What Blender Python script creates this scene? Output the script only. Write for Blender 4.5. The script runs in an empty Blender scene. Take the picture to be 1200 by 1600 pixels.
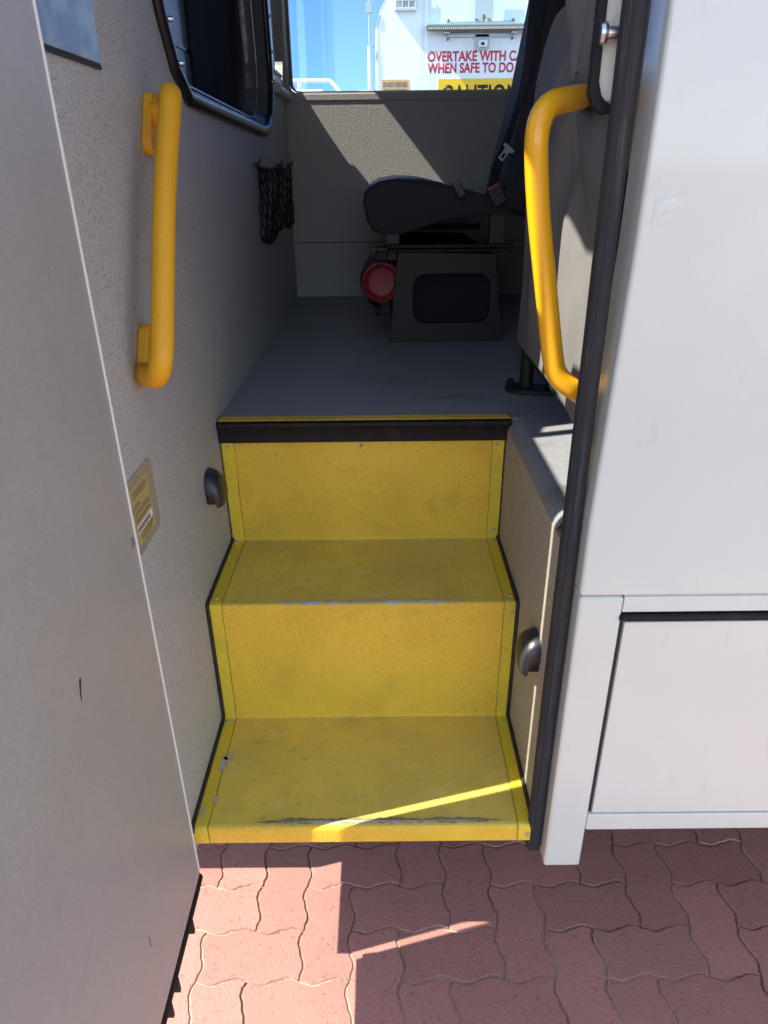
import bpy, bmesh, math, random
from mathutils import Vector, Matrix, noise
random.seed(7)
R = math.radians
SC = bpy.context.scene
COL = SC.collection
EYE = 1.6          # camera height; coordinates in the builders below are measured from eye level

# ------------------------------------------------------------------ camera
cam = bpy.data.cameras.new('camera'); co = bpy.data.objects.new('camera', cam); COL.objects.link(co)
PITCH, ROLL, YAW = 0.458968, 0.0113523, 0.0016883
c, s = math.cos, math.sin
f = Vector((0, c(PITCH), -s(PITCH))); d = Vector((0, -s(PITCH), -c(PITCH))); x = Vector((1, 0, 0))
x2 = x*c(ROLL) + d*s(ROLL); d2 = -x*s(ROLL) + d*c(ROLL)
M3 = Matrix((x2, -d2, -f)).transposed()
M3 = Matrix.Rotation(YAW, 3, 'Z') @ M3
co.matrix_world = Matrix.Translation((0, 0, EYE)) @ M3.to_4x4()
cam.sensor_fit = 'VERTICAL'; cam.sensor_height = 36; cam.sensor_width = 27
cam.lens = 1091.24/1600*36
cam.clip_start = 0.02; cam.clip_end = 3000
SC.camera = co
SC.render.resolution_x = 768; SC.render.resolution_y = 1024

# ------------------------------------------------------------------ light
SUNV = Vector((1, 0.26, -1.17)).normalized()
EL = math.asin(-SUNV.z); AZ = math.atan2(-SUNV.x, -SUNV.y)
w = bpy.data.worlds.new('World'); SC.world = w; w.use_nodes = True
nt = w.node_tree; nt.nodes.clear()
sky = nt.nodes.new('ShaderNodeTexSky'); sky.sky_type = 'NISHITA'; sky.sun_disc = False
sky.sun_elevation = EL; sky.sun_rotation = AZ
sky.air_density = .8; sky.dust_density = 0.1; sky.ozone_density = 1.6; sky.altitude = 1500
bg = nt.nodes.new('ShaderNodeBackground'); bg.inputs[1].default_value = 0.15
wo = nt.nodes.new('ShaderNodeOutputWorld')
hs = nt.nodes.new('ShaderNodeHueSaturation'); hs.inputs['Saturation'].default_value = .54
nt.links.new(sky.outputs[0], hs.inputs['Color'])
def vmath(op, a, b_=None):
    q = nt.nodes.new('ShaderNodeVectorMath'); q.operation = op; nt.links.new(a, q.inputs[0])
    if b_ is not None: q.inputs[1].default_value = b_
    return q
geo = nt.nodes.new('ShaderNodeTexCoord')
dt = vmath('DOT_PRODUCT', geo.outputs['Generated'], (.25, .97, 0))          # away from the sun
m1 = nt.nodes.new('ShaderNodeMapRange'); m1.interpolation_type = 'SMOOTHSTEP'
m1.inputs['From Min'].default_value = .45; m1.inputs['From Max'].default_value = .9
nt.links.new(dt.outputs['Value'], m1.inputs['Value'])
tint_ = nt.nodes.new('ShaderNodeMix'); tint_.data_type = 'RGBA'; tint_.blend_type = 'MULTIPLY'
nt.links.new(m1.outputs[0], tint_.inputs['Factor']); nt.links.new(hs.outputs[0], tint_.inputs['A'])
grd = nt.nodes.new('ShaderNodeValToRGB'); grd.color_ramp.elements[0].color = (.20, .31, .52, 1); grd.color_ramp.elements[1].color = (.20, .36, .80, 1)
grd.color_ramp.elements[1].position = .35
sz = nt.nodes.new('ShaderNodeSeparateXYZ'); nt.links.new(geo.outputs['Generated'], sz.inputs[0]); nt.links.new(sz.outputs['Z'], grd.inputs[0])
nt.links.new(grd.outputs[0], tint_.inputs['B']); nt.links.new(tint_.outputs['Result'], bg.inputs[0]); nt.links.new(bg.outputs[0], wo.inputs[0])
sl = bpy.data.lights.new('sun', 'SUN'); so = bpy.data.objects.new('sun', sl); COL.objects.link(so)
sl.energy = 3.5; sl.angle = R(0.5); sl.color = (1, .93, .80)
so.rotation_euler = SUNV.to_track_quat('-Z', 'Y').to_euler(); so.location = (-4, -1, 6)
SC.view_settings.view_transform = 'Standard'; SC.view_settings.look = 'None'
SC.view_settings.exposure = 1.68; SC.view_settings.gamma = 1

# ------------------------------------------------------------------ materials
def mat(name, col, rough=.6, metal=0, speck=None, dirt=None, bump=None, coat=0, coord='Object', spec=.5,
        alpha=None, streak=None, bump2=None):
    """speck=(scale, colour, lo, hi, amount) fine grain; dirt=broad layers of dirt or other tone, list of (scale, colour, lo, hi, amount); bump=(scale, strength, dist)"""
    m = bpy.data.materials.new(name); m.use_nodes = True
    n = m.node_tree; N = n.nodes; Lk = n.links
    b = N['Principled BSDF']
    b.inputs['Roughness'].default_value = rough; b.inputs['Metallic'].default_value = metal
    b.inputs['Specular IOR Level'].default_value = spec
    b.inputs['Coat Weight'].default_value = coat; b.inputs['Coat Roughness'].default_value = .08
    tc = N.new('ShaderNodeTexCoord')
    rgb = N.new('ShaderNodeRGB'); rgb.outputs[0].default_value = (*col, 1); cur = rgb.outputs[0]
    layers = []
    if dirt: layers += dirt
    if speck: layers.append(speck)
    for i, L in enumerate(layers):
        sc, c2, lo, hi, amt = L[:5]
        no = N.new('ShaderNodeTexNoise'); no.inputs['Scale'].default_value = sc
        no.inputs['Detail'].default_value = 6 if sc < 100 else 2; no.inputs['Roughness'].default_value = .6
        mp = N.new('ShaderNodeMapping'); mp.inputs['Location'].default_value = (i*3.1+.7, i*1.7, i*.9)
        if len(L) > 5: mp.inputs['Scale'].default_value = L[5]
        Lk.new(tc.outputs[coord], mp.inputs[0]); Lk.new(mp.outputs[0], no.inputs['Vector'])
        mr = N.new('ShaderNodeMapRange'); mr.inputs['From Min'].default_value = lo; mr.inputs['From Max'].default_value = hi
        mr.inputs['To Max'].default_value = amt
        Lk.new(no.outputs['Fac'], mr.inputs['Value'])
        mx = N.new('ShaderNodeMix'); mx.data_type = 'RGBA'
        Lk.new(mr.outputs[0], mx.inputs['Factor']); Lk.new(cur, mx.inputs['A']); mx.inputs['B'].default_value = (*c2, 1)
        cur = mx.outputs['Result']
    Lk.new(cur, b.inputs['Base Color'])
    prev = None
    for bp in (bump, bump2):
        if not bp: continue
        no = N.new('ShaderNodeTexNoise'); no.inputs['Scale'].default_value = bp[0]; no.inputs['Detail'].default_value = 3
        if len(bp) > 3:
            mp = N.new('ShaderNodeMapping'); mp.inputs['Scale'].default_value = bp[3]
            Lk.new(tc.outputs[coord], mp.inputs[0]); Lk.new(mp.outputs[0], no.inputs['Vector'])
        else: Lk.new(tc.outputs[coord], no.inputs['Vector'])
        bu = N.new('ShaderNodeBump'); bu.inputs['Strength'].default_value = bp[1]; bu.inputs['Distance'].default_value = bp[2]
        Lk.new(no.outputs['Fac'], bu.inputs['Height'])
        if prev: Lk.new(prev, bu.inputs['Normal'])
        prev = bu.outputs[0]
    if prev: Lk.new(prev, b.inputs['Normal'])
    return m

M = {}
G = (.43, .442, .432)
M['grey_wall'] = mat('textured_grey_gelcoat', G, .62, speck=(400, (.12, .12, .12), .53, .66, .75),
    dirt=[(3, (.48, .475, .46), .5, .7, .5), (800, (.60, .60, .585), .55, .7, .5)], bump=(260, .8, .0022))
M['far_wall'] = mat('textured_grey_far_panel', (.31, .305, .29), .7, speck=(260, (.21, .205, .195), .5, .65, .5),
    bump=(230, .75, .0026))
M['well_wall'] = mat('grey_step_side', (.40, .375, .325), .65, speck=(310, (.13, .12, .10), .52, .66, .7),
    dirt=[(5, (.31, .28, .21), .5, .75, .6)], bump=(300, .5, .0015))
M['floor'] = mat('blue_grey_floor_vinyl', (.27, .28, .295), .55, speck=(380, (.13, .135, .15), .5, .64, .7),
    dirt=[(3.5, (.13, .13, .135), .56, .72, .7, (1, 3, 1)), (900, (.42, .43, .45), .56, .7, .5)], bump=(300, .4, .0012))
YD = [(4.5, (.55, .36, .03), .46, .75, .6), (14, (.45, .30, .03), .60, .78, .5), (60, (.16, .12, .03), .68, .74, .8)]
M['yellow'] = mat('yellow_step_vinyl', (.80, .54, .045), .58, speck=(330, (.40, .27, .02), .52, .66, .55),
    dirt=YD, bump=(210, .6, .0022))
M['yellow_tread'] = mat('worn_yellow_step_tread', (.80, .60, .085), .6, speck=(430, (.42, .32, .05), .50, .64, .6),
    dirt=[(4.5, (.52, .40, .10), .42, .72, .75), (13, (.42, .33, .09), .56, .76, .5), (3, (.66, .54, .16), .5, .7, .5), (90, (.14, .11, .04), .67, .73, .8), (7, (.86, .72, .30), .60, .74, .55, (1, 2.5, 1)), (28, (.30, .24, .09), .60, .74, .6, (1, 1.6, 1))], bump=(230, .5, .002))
M['tape'] = mat('yellow_edge_tape', (.78, .60, .04), .5, speck=(380, (.30, .28, .04), .5, .66, .5),
    dirt=[(9, (.42, .38, .06), .5, .75, .6)], bump=(240, .35, .0012))
M['sealant'] = mat('black_sealant', (.018, .016, .014), .6, dirt=[(40, (.05, .04, .03), .5, .7, .6)])
M['black_rubber'] = mat('black_rubber', (.010, .010, .011), .6, spec=.25, dirt=[(20, (.035, .03, .026), .5, .7, .6, (1, 1, .15))], bump=(40, .3, .002, (1, 1, .1)))
M['seal_rubber'] = mat('grimy_door_seal_rubber', (.030, .034, .040), .75, spec=.25,
    dirt=[(9, (.055, .042, .036), .5, .72, .6, (1, 1, .35)), (60, (.10, .11, .12), .55, .7, .5, (4, 4, .15))], bump=(50, .3, .002, (1, 1, .12)))
M['white_paint'] = mat('white_vehicle_paint', (.595, .655, .618), .30, coat=.6,
    dirt=[(2.2, (.535, .59, .575), .45, .7, .5), (30, (.50, .49, .44), .60, .76, .4, (1, 1, .22)), (7, (.66, .70, .68), .56, .7, .4, (1, 1, .5)), (700, (.50, .545, .535), .5, .7, .35)], bump=(2.4, .16, .02), bump2=(26, .035, .004))
M['white_trim'] = mat('white_trim', (.82, .82, .80), .4)
M['cream'] = mat('cream_painted_steel', (.72, .74, .68), .4, dirt=[(30, (.36, .22, .12), .6, .75, .7), (8, (.55, .50, .44), .5, .7, .5)])
M['door_felt'] = mat('fibrous_grey_door_lining', (.315, .32, .312), .40, spec=.6,
    dirt=[(2.2, (.275, .275, .27), .4, .65, .5), (420, (.38, .38, .37), .48, .64, .5, (1, 1, .6)), (400, (.24, .24, .24), .54, .66, .4), (25, (.25, .25, .245), .5, .7, .25)],
    bump=(260, .22, .0012, (1, 1, .3)))
M['handle'] = mat('yellow_powdercoat', (.85, .43, .008), .33, coat=.3, dirt=[(25, (.50, .24, .01), .62, .8, .5)], bump=(600, .12, .0006))
M['handle_worn'] = mat('matt_yellow_handle', (.74, .38, .010), .55, dirt=[(18, (.45, .22, .02), .58, .8, .6)], speck=(500, (.55, .27, .01), .5, .66, .5), bump=(420, .4, .001))
M['black_plastic'] = mat('black_plastic', (.028, .030, .036), .36, bump=(500, .15, .0005))
M['lamp_lens'] = mat('dark_lamp_lens', (.01, .01, .01), .45)
M['steel'] = mat('bright_steel', (.55, .56, .58), .28, 1, dirt=[(60, (.30, .16, .08), .55, .72, .7)])
M['worn_metal'] = mat('worn_bare_nosing', (.52, .51, .48), .5, .2, dirt=[(60, (.25, .24, .20), .5, .7, .7)], bump=(200, .3, .001))
M['dirty_metal'] = mat('dirty_nosing_edge', (.20, .19, .14), .6, dirt=[(70, (.38, .33, .08), .5, .7, .8)])
M['window_rubber'] = mat('window_rubber', (.012, .012, .014), .35)
M['gaiter'] = mat('shiny_dark_vinyl_sleeve', (.09, .105, .135), .28, bump=(22, .35, .01), dirt=[(12, (.10, .12, .15), .5, .7, .5)])
M['curtain'] = mat('black_blind', (.022, .022, .026), .95, spec=.1, bump=(9, .35, .01))
M['cab_grey'] = mat('blue_grey_cab_trim', (.20, .25, .29), .4)
M['cover'] = mat('grey_canvas_cover', (.165, .162, .16), .8, speck=(900, (.11, .11, .11), .5, .64, .6),
    dirt=[(5, (.21, .205, .20), .45, .7, .6)], bump=(700, .25, .0006))
M['seat_fabric'] = mat('charcoal_seat_fabric', (.022, .022, .026), .85, speck=(600, (.04, .04, .045), .5, .65, .5), bump=(400, .3, .001))
M['seat_vinyl'] = mat('navy_seat_vinyl', (.02, .026, .045), .35)
M['pedestal'] = mat('dark_grey_pedestal', (.013, .013, .014), .6, speck=(500, (.03, .03, .03), .5, .66, .5), bump=(300, .3, .001))
M['belt'] = mat('navy_belt_webbing', (.016, .022, .040), .6, bump=(500, .3, .001, (1, 1, .05)))
M['red_button'] = mat('red_button', (.5, .02, .02), .4)
M['red_paint'] = mat('red_extinguisher_paint', (.22, .018, .022), .5)
M['cord'] = mat('black_cord', (.01, .01, .011), .7)
M['mirror_plate'] = mat('hazy_silvered_plate', (.20, .24, .26), .30, .35, dirt=[(9, (.33, .38, .34), .45, .60, .9, (1, 1.6, 2)), (50, (.16, .18, .18), .6, .75, .5)])
M['sticker'] = mat('faded_cream_sticker', (.42, .35, .16), .5, dirt=[(30, (.32, .26, .12), .5, .7, .5)])
M['sticker_clear'] = mat('clear_sticker_border', (.27, .255, .22), .25)
M['print'] = mat('faded_olive_print', (.16, .12, .035), .6)
M['white_print'] = mat('white_print', (.75, .75, .72), .5)
M['grey_print'] = mat('grey_print', (.2, .2, .2), .5)
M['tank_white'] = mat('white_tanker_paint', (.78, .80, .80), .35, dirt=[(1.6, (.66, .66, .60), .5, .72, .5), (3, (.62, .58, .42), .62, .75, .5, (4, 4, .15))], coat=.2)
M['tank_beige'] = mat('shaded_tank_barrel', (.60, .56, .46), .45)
M['tank_green'] = mat('weathered_green_channel', (.32, .42, .38), .45)
M['bare_alu'] = mat('grey_alloy', (.40, .42, .44), .35, .7)
M['light_alu'] = mat('light_grey_panel', (.50, .52, .53), .5)
M['rust'] = mat('rusty_steel', (.16, .09, .05), .7)
M['lens'] = mat('dusty_amber_lens', (.38, .30, .22), .4)
M['red_letters'] = mat('red_lettering', (.60, .02, .05), .5)
M['black_letters'] = mat('black_lettering', (.015, .015, .015), .5)
M['sign_yellow'] = mat('yellow_sign', (.85, .50, .005), .5)
M['sign_orange'] = mat('weathered_orange_sign', (.62, .27, .02), .6, dirt=[(8, (.4, .2, .04), .5, .7, .5)])
M['tyre'] = mat('tyre_rubber', (.02, .02, .02), .8)
M['dark_steel'] = mat('dark_steel', (.03, .03, .03), .6)
M['roof_lining'] = mat('dark_roof_lining', (.035, .035, .035), .9)
M['lime'] = mat('pale_rail_paint', (.78, .80, .80), .4)

def glass():
    m = bpy.data.materials.new('thin_window_glass'); m.use_nodes = True
    n = m.node_tree; n.nodes.clear()
    o = n.nodes.new('ShaderNodeOutputMaterial'); t = n.nodes.new('ShaderNodeBsdfTransparent'); g = n.nodes.new('ShaderNodeBsdfGlossy')
    t.inputs[0].default_value = (.80, .93, 1, 1); g.inputs[0].default_value = (1, 1, 1, 1); g.inputs['Roughness'].default_value = .02
    fr = n.nodes.new('ShaderNodeFresnel'); fr.inputs[0].default_value = 1.45
    mx = n.nodes.new('ShaderNodeMixShader')
    n.links.new(fr.outputs[0], mx.inputs[0]); n.links.new(t.outputs[0], mx.inputs[1]); n.links.new(g.outputs[0], mx.inputs[2])
    n.links.new(mx.outputs[0], o.inputs[0]); return m
M['glass'] = glass()

def paver_mat(name, joint=False):
    m = mat(name, (.42, .192, .160) if not joint else (.46, .37, .26), .85,
        speck=(700, (.43, .20, .18), .5, .66, .45) if not joint else (500, (.60, .50, .36), .45, .6, .6),
        dirt=[(2.2, (.37, .165, .135), .4, .65, .7), (120, (.20, .075, .07), .6, .7, .7), (7, (.16, .085, .075), .66, .74, .7), (1.1, (.46, .27, .22), .5, .7, .5), (200, (.56, .32, .27), .64, .72, .6)] if not joint
             else [(3.0, (.10, .075, .06), .44, .56, .95)],  # dark blotches put the tone of shaded joints into the colour
        bump=(170, .6, .0022), bump2=(60, .15, .003))
    return m
M['paver'] = paver_mat('red_concrete_paver'); M['joint'] = paver_mat('sandy_paver_joint', True)
# per paver tint
def add_tint(m, attr='tint', k=.12):
    n = m.node_tree; b = n.nodes['Principled BSDF']; src = b.inputs['Base Color'].links[0].from_socket
    a = n.nodes.new('ShaderNodeAttribute'); a.attribute_name = attr
    mr = n.nodes.new('ShaderNodeMapRange'); mr.inputs['To Min'].default_value = 1-k; mr.inputs['To Max'].default_value = 1+k*.6
    n.links.new(a.outputs['Fac'], mr.inputs['Value'])
    mx = n.nodes.new('ShaderNodeMix'); mx.data_type = 'RGBA'; mx.blend_type = 'MULTIPLY'; mx.inputs['Factor'].default_value = 1
    n.links.new(src, mx.inputs['A']); n.links.new(mr.outputs[0], mx.inputs['B']); n.links.new(mx.outputs['Result'], b.inputs['Base Color'])
add_tint(M['paver'])

# ------------------------------------------------------------------ helpers
def tag(o, label=None, cat=None, group=None, kind=None):
    if label: o['label'] = label
    if cat: o['category'] = cat
    if group: o['group'] = group
    if kind: o['kind'] = kind
    return o
def thing(name, loc, label, cat, group=None):
    o = bpy.data.objects.new(name, None); COL.objects.link(o); o.location = (loc[0], loc[1], loc[2]+EYE)
    o.empty_display_size = .1
    return tag(o, label, cat, group)
def world_of(o):
    v = Vector(o.location); p = o.parent
    while p: v += Vector(p.location); p = p.parent
    return v
def obj(name, bm, m, parent=None, bevel=0, smooth=False, loc=None, seg=2, label=None, subd=0, autosm=None):
    """bm in eye-level coordinates -> ONE linked mesh object"""
    me = bpy.data.meshes.new(name)
    bmesh.ops.recalc_face_normals(bm, faces=bm.faces)
    off = Vector((0, 0, EYE))
    if loc is not None: org = Vector(loc) + off
    elif parent: org = world_of(parent)
    else:
        cs = [v.co for v in bm.verts]
        org = Vector(((min(v.x for v in cs)+max(v.x for v in cs))/2, (min(v.y for v in cs)+max(v.y for v in cs))/2, min(v.z for v in cs))) + off
    for v in bm.verts: v.co = v.co + off - org
    bm.to_mesh(me); bm.free()
    me.materials.append(m if not isinstance(m, str) else M[m])
    o = bpy.data.objects.new(name, me); COL.objects.link(o)
    if parent:
        o.parent = parent; o.location = org - world_of(parent)
    else: o.location = org
    if smooth or autosm:
        for p in me.polygons: p.use_smooth = True
    if autosm: 
        me.update()
        import numpy as _n
        bm2 = bmesh.new(); bm2.from_mesh(me)
        for e in bm2.edges:
            if len(e.link_faces) == 2 and e.calc_face_angle(0) > R(autosm): e.smooth = False
        bm2.to_mesh(me); bm2.free()
    if bevel:
        b = o.modifiers.new('bevel', 'BEVEL'); b.width = bevel; b.segments = seg; b.limit_method = 'ANGLE'; b.angle_limit = R(30)
        b.harden_normals = False
    if subd:
        b = o.modifiers.new('sub', 'SUBSURF'); b.levels = subd; b.render_levels = subd
    if label: o['label'] = label
    return o
def box(bm, x0, x1, y0, y1, z0, z1):
    vs = [bm.verts.new((a, b_, c_)) for a in (x0, x1) for b_ in (y0, y1) for c_ in (z0, z1)]
    for q in ((0, 1, 3, 2), (4, 6, 7, 5), (0, 4, 5, 1), (2, 3, 7, 6), (0, 2, 6, 4), (1, 5, 7, 3)):
        bm.faces.new([vs[i] for i in q])
    return vs
def nb(*bx):
    bm = bmesh.new()
    for b_ in bx: box(bm, *b_)
    return bm
def ax3(axis, pos, a, b_):
    # in-plane coordinates (a,b) for a plane normal to axis
    return {'x': (pos, a, b_), 'y': (a, pos, b_), 'z': (a, b_, pos)}[axis]
def plate(outline, axis, p0, p1, holes=()):
    """flat polygon with holes, extruded from p0 to p1 along axis"""
    bm = bmesh.new(); edges = []
    for loop in [outline]+list(holes):
        vs = [bm.verts.new(ax3(axis, p0, *q)) for q in loop]
        for i in range(len(vs)): edges.append(bm.edges.new((vs[i], vs[(i+1) % len(vs)])))
    if holes: bmesh.ops.triangle_fill(bm, use_beauty=True, use_dissolve=False, edges=edges)
    else: bm.faces.new(bm.verts)
    r = bmesh.ops.extrude_face_region(bm, geom=bm.faces[:])
    dv = Vector(ax3(axis, p1-p0, 0, 0))
    bmesh.ops.translate(bm, vec=dv, verts=[g for g in r['geom'] if isinstance(g, bmesh.types.BMVert)])
    return bm
def rrect(a0, a1, b0, b1, r, n=6, rs=None):
    rs = rs or [r]*4; out = []
    for i, (cx, cy, st) in enumerate(((a1-rs[0], b1-rs[0], 0), (a0+rs[1], b1-rs[1], 90), (a0+rs[2], b0+rs[2], 180), (a1-rs[3], b0+rs[3], 270))):
        for k in range(n+1):
            t = R(st+90*k/n); out.append((cx+rs[i]*math.cos(t), cy+rs[i]*math.sin(t)))
    return out
def tube(bm, pts, r, n=14, cap=True, closed=False, flat=None):
    """round tube along points; r a number or a list; flat=(axis vector, factor) squashes"""
    pts = [Vector(p) for p in pts]; N_ = len(pts); rings = []; up = None
    for i, p in enumerate(pts):
        if closed: t = (pts[(i+1) % N_]-pts[i-1]).normalized()
        else: t = (pts[min(i+1, N_-1)]-pts[max(i-1, 0)]).normalized()
        if up is None:
            up = Vector((0, 0, 1)) if abs(t.z) < .9 else Vector((0, 1, 0))
        u = (up - t*up.dot(t)).normalized(); v = t.cross(u); up = u
        rr = r[i] if isinstance(r, (list, tuple)) else r
        ring = []
        for k in range(n):
            a = 2*math.pi*k/n; o_ = (u*math.cos(a)+v*math.sin(a))*rr
            if flat: o_ -= flat[0]*o_.dot(flat[0])*(1-flat[1])
            ring.append(bm.verts.new(p+o_))
        rings.append(ring)
    for i in range(N_ if closed else N_-1):
        A, B = rings[i], rings[(i+1) % N_]
        for k in range(n): bm.faces.new((A[k], A[(k+1) % n], B[(k+1) % n], B[k]))
    if cap and not closed: bm.faces.new(rings[0][::-1]); bm.faces.new(rings[-1])
def smoothpath(pts, radius, n=7):
    """polyline with rounded corners"""
    P = [Vector(p) for p in pts]; out = [P[0]]
    for i in range(1, len(P)-1):
        a, b_, c_ = P[i-1], P[i], P[i+1]
        rr = radius[i-1] if isinstance(radius, (list, tuple)) else radius
        d1 = (a-b_).normalized()*min(rr, (a-b_).length*.48); d3 = (c_-b_).normalized()*min(rr, (c_-b_).length*.48)
        for k in range(n+1):
            t = k/n; out.append((b_+d1)*(1-t)**2 + b_*2*t*(1-t) + (b_+d3)*t*t)
    out.append(P[-1]); return out
def lathe(bm, prof, center, axis='y', n=32):
    rings = []
    for (h, r) in prof:
        ring = []
        for k in range(n):
            a = 2*math.pi*k/n; u, v = r*math.cos(a), r*math.sin(a)
            ring.append(bm.verts.new(Vector(center)+Vector({'y': (u, h, v), 'x': (h, u, v), 'z': (u, v, h)}[axis])))
        rings.append(ring)
    for A, B in zip(rings, rings[1:]):
        for k in range(n): bm.faces.new((A[k], A[(k+1) % n], B[(k+1) % n], B[k]))
    bm.faces.new(rings[0]); bm.faces.new(rings[-1])
def sweep_x(prof, x0, x1, n=1):
    """open profile of (y,z) swept along x"""
    bm = bmesh.new(); cols = []
    for i in range(n+1):
        X = x0+(x1-x0)*i/n; cols.append([bm.verts.new((X, a, b_)) for a, b_ in prof])
    for A, B in zip(cols, cols[1:]):
        for k in range(len(prof)-1): bm.faces.new((A[k], B[k], B[k+1], A[k+1]))
    return bm
def solid(bm, vec):
    r = bmesh.ops.extrude_face_region(bm, geom=bm.faces[:])
    bmesh.ops.translate(bm, vec=Vector(vec), verts=[g for g in r['geom'] if isinstance(g, bmesh.types.BMVert)])
    return bm
def text_obj(name, body, size, m, parent, origin, width=None, height=None, bold=.0, depth=.002, italic=0):
    """flat lettering standing in the XZ plane facing -Y, left/bottom at origin, scaled to width x height"""
    cu = bpy.data.curves.new(name, 'FONT'); cu.body = body; cu.size = 1; cu.offset = bold; cu.extrude = 0
    t = bpy.data.objects.new(name, cu); COL.objects.link(t)
    bpy.context.view_layer.update()
    dg = bpy.context.evaluated_depsgraph_get(); me = bpy.data.meshes.new_from_object(t.evaluated_get(dg))
    bpy.data.objects.remove(t); bpy.data.curves.remove(cu)
    xs = [v.co.x for v in me.vertices]; ys = [v.co.y for v in me.vertices]
    x0, x1, y0, y1 = min(xs), max(xs), min(ys), max(ys)
    bm = bmesh.new(); bm.from_mesh(me); bpy.data.meshes.remove(me)
    bmesh.ops.remove_doubles(bm, verts=bm.verts, dist=1e-5)
    for v in bm.verts:
        v.co = Vector((origin[0]+(v.co.x-x0)/(x1-x0)*width, origin[1], origin[2]+(v.co.y-y0)/(y1-y0)*height))
    solid(bm, (0, depth, 0))
    return obj(name, bm, m, parent)

# ================================================================== SETTING: the paved ground
GZ = -EYE
A_ = .1125; OX, OY = .362-.0, 1.141-A_     # lower left corner of one lying paver
def wob(u):   # zig-zag of the paver edge, one wave per unit
    u = u % 1.0; k = [0, .12, .25, .38, .5, .62, .75, .88, 1]; v = [0, .3, 1, .8, 0, -.3, -1, -.8, 0]
    for i in range(8):
        if u <= k[i+1]: return v[i]+(v[i+1]-v[i])*(u-k[i])/(k[i+1]-k[i])
    return 0
def warp(u, v):
    # every lattice line carries the same wave, so neighbours share their edges
    return (u + .072*wob(v+.0)*1.0, v + .072*wob(u+.5))
def edge_pts(a, b_, n=8):
    return [(a[0]+(b_[0]-a[0])*i/n, a[1]+(b_[1]-a[1])*i/n) for i in range(n)]
bm = bmesh.new(); tint = bm.faces.layers.float.new('tint')
def paver(x0, y0, x1, y1):
    loop = []
    cs = [(x0, y0), (x1, y0), (x1, y1), (x0, y1)]
    for i in range(4):
        a, b_ = cs[i], cs[(i+1) % 4]; n = 8*int(abs(b_[0]-a[0])+abs(b_[1]-a[1])+.5)
        loop += edge_pts(a, b_, n)
    P = [warp(*q) for q in loop]
    cx, cy = sum(p[0] for p in P)/len(P), sum(p[1] for p in P)/len(P)
    dz = random.uniform(-.0012, .0012); tx, ty = random.uniform(-.006, .006), random.uniform(-.006, .006)
    tv = random.random()
    n = len(P); rings = []
    for ins, z in ((.013, -.014), (.016, -.0035), (.034, 0.0)):
        ring = []
        for i in range(n):
            a, b_ = Vector(P[i-1]), Vector(P[(i+1) % n]); t = (b_-a).normalized(); nn = Vector((-t.y, t.x))
            jit = noise.noise(Vector((P[i][0]*7, P[i][1]*7, ins*60)))*.010 + max(0, noise.noise(Vector((P[i][0]*3+9, P[i][1]*3, 5)))-.25)*.05
            q = Vector(P[i])+nn*(ins+jit)
            X = OX+q.x*A_; Y = OY+q.y*A_
            ring.append(bm.verts.new((X, Y, GZ+.004+z+dz+(tx*(q.x-cx)+ty*(q.y-cy))*.12)))
        rings.append(ring)
    for A, B in zip(rings, rings[1:]):
        for k in range(n):
            fc = bm.faces.new((A[k], A[(k+1) % n], B[(k+1) % n], B[k])); fc[tint] = tv; fc.smooth = True
    fc = bm.faces.new(rings[-1]); fc[tint] = tv
for i in range(-22, 22):
    for j in range(-14, 14):
        bx_, by_ = i+2*j, -i+2*j
        X, Y = OX+bx_*A_, OY+by_*A_
        if -1.6 < X < 2.2 and -.4 < Y < 2.2:
            paver(bx_, by_, bx_+2, by_+1); paver(bx_+2, by_, bx_+3, by_+2)
pv = obj('paving', bm, 'paver', loc=(0, 0, GZ)); pv['kind'] = 'structure'
m_ = nb((-1.9, 2.5, -.7, 2.5, GZ-.05, GZ-.0005)); o = obj('paving_joints', m_, 'joint', loc=(0, 0, GZ)); o['kind'] = 'structure'
# wide ground sheet to the horizon, with an opening where the modelled pavers lie
M['far_ground'] = mat('distant_paving', (.27, .14, .12), .9, dirt=[(.3, (.22, .13, .11), .4, .6, .6)], speck=(30, (.2, .12, .1), .5, .6, .5))
g = plate([(-900, -900), (900, -900), (900, 900), (-900, 900)], 'z', GZ-.001, GZ-.06, holes=[[(-1.55, -.3), (2.0, -.3), (2.0, 2.1), (-1.55, 2.1)]])
o = obj('ground', g, 'far_ground', loc=(0, 0, GZ)); o['kind'] = 'structure'

# ================================================================== MINIBUS
XL, XR = -.391, .289
FZ = -.53
Y0, Y1, Y2, YF = .9614, 1.2717, 1.5619, 3.311
Z1, Z2 = -1.1685, -.8487
bus = thing('minibus', (0, 1.0, GZ), 'white minibus body with its open doorway, yellow entry steps and grey lined interior', 'minibus')

# --- left bulkhead of the doorway (the end wall of the passenger box), with its windows and added sun openings
near_hole = [(.8990, .307), (1.24, .307), (1.24, .55), (1.225, .68), (1.17, .765), (1.10, .785), (1.04, .76), (.96, .76), (.8990, .73),
             (.8990, .535), (1.0, .53), (1.03, .50), (1.03, .40), (1.0, .375), (.8990, .375)]
slit_hole = [(1.262, .33), (1.30, .35), (1.31, .60), (1.262, .60)]  # near_hole and slit_hole: unseen openings, outlined to shape the indoor sun patches
cur_loop = [(1.62, .118), (2.60, .098), (2.70, .105), (2.79, .145), (2.85, .22), (2.875, .32), (2.86, .50), (2.83, .85), (2.76, .95), (1.50, .97),
            (1.40, .90), (1.385, .70), (1.43, .34), (1.475, .24), (1.53, .165)]
far_hole = [(2.99, .325), (3.20, .325), (3.245, .31), (3.27, .33), (3.296, .37), (3.303, .40), (3.303, .745), (2.99, .745)]
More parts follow.
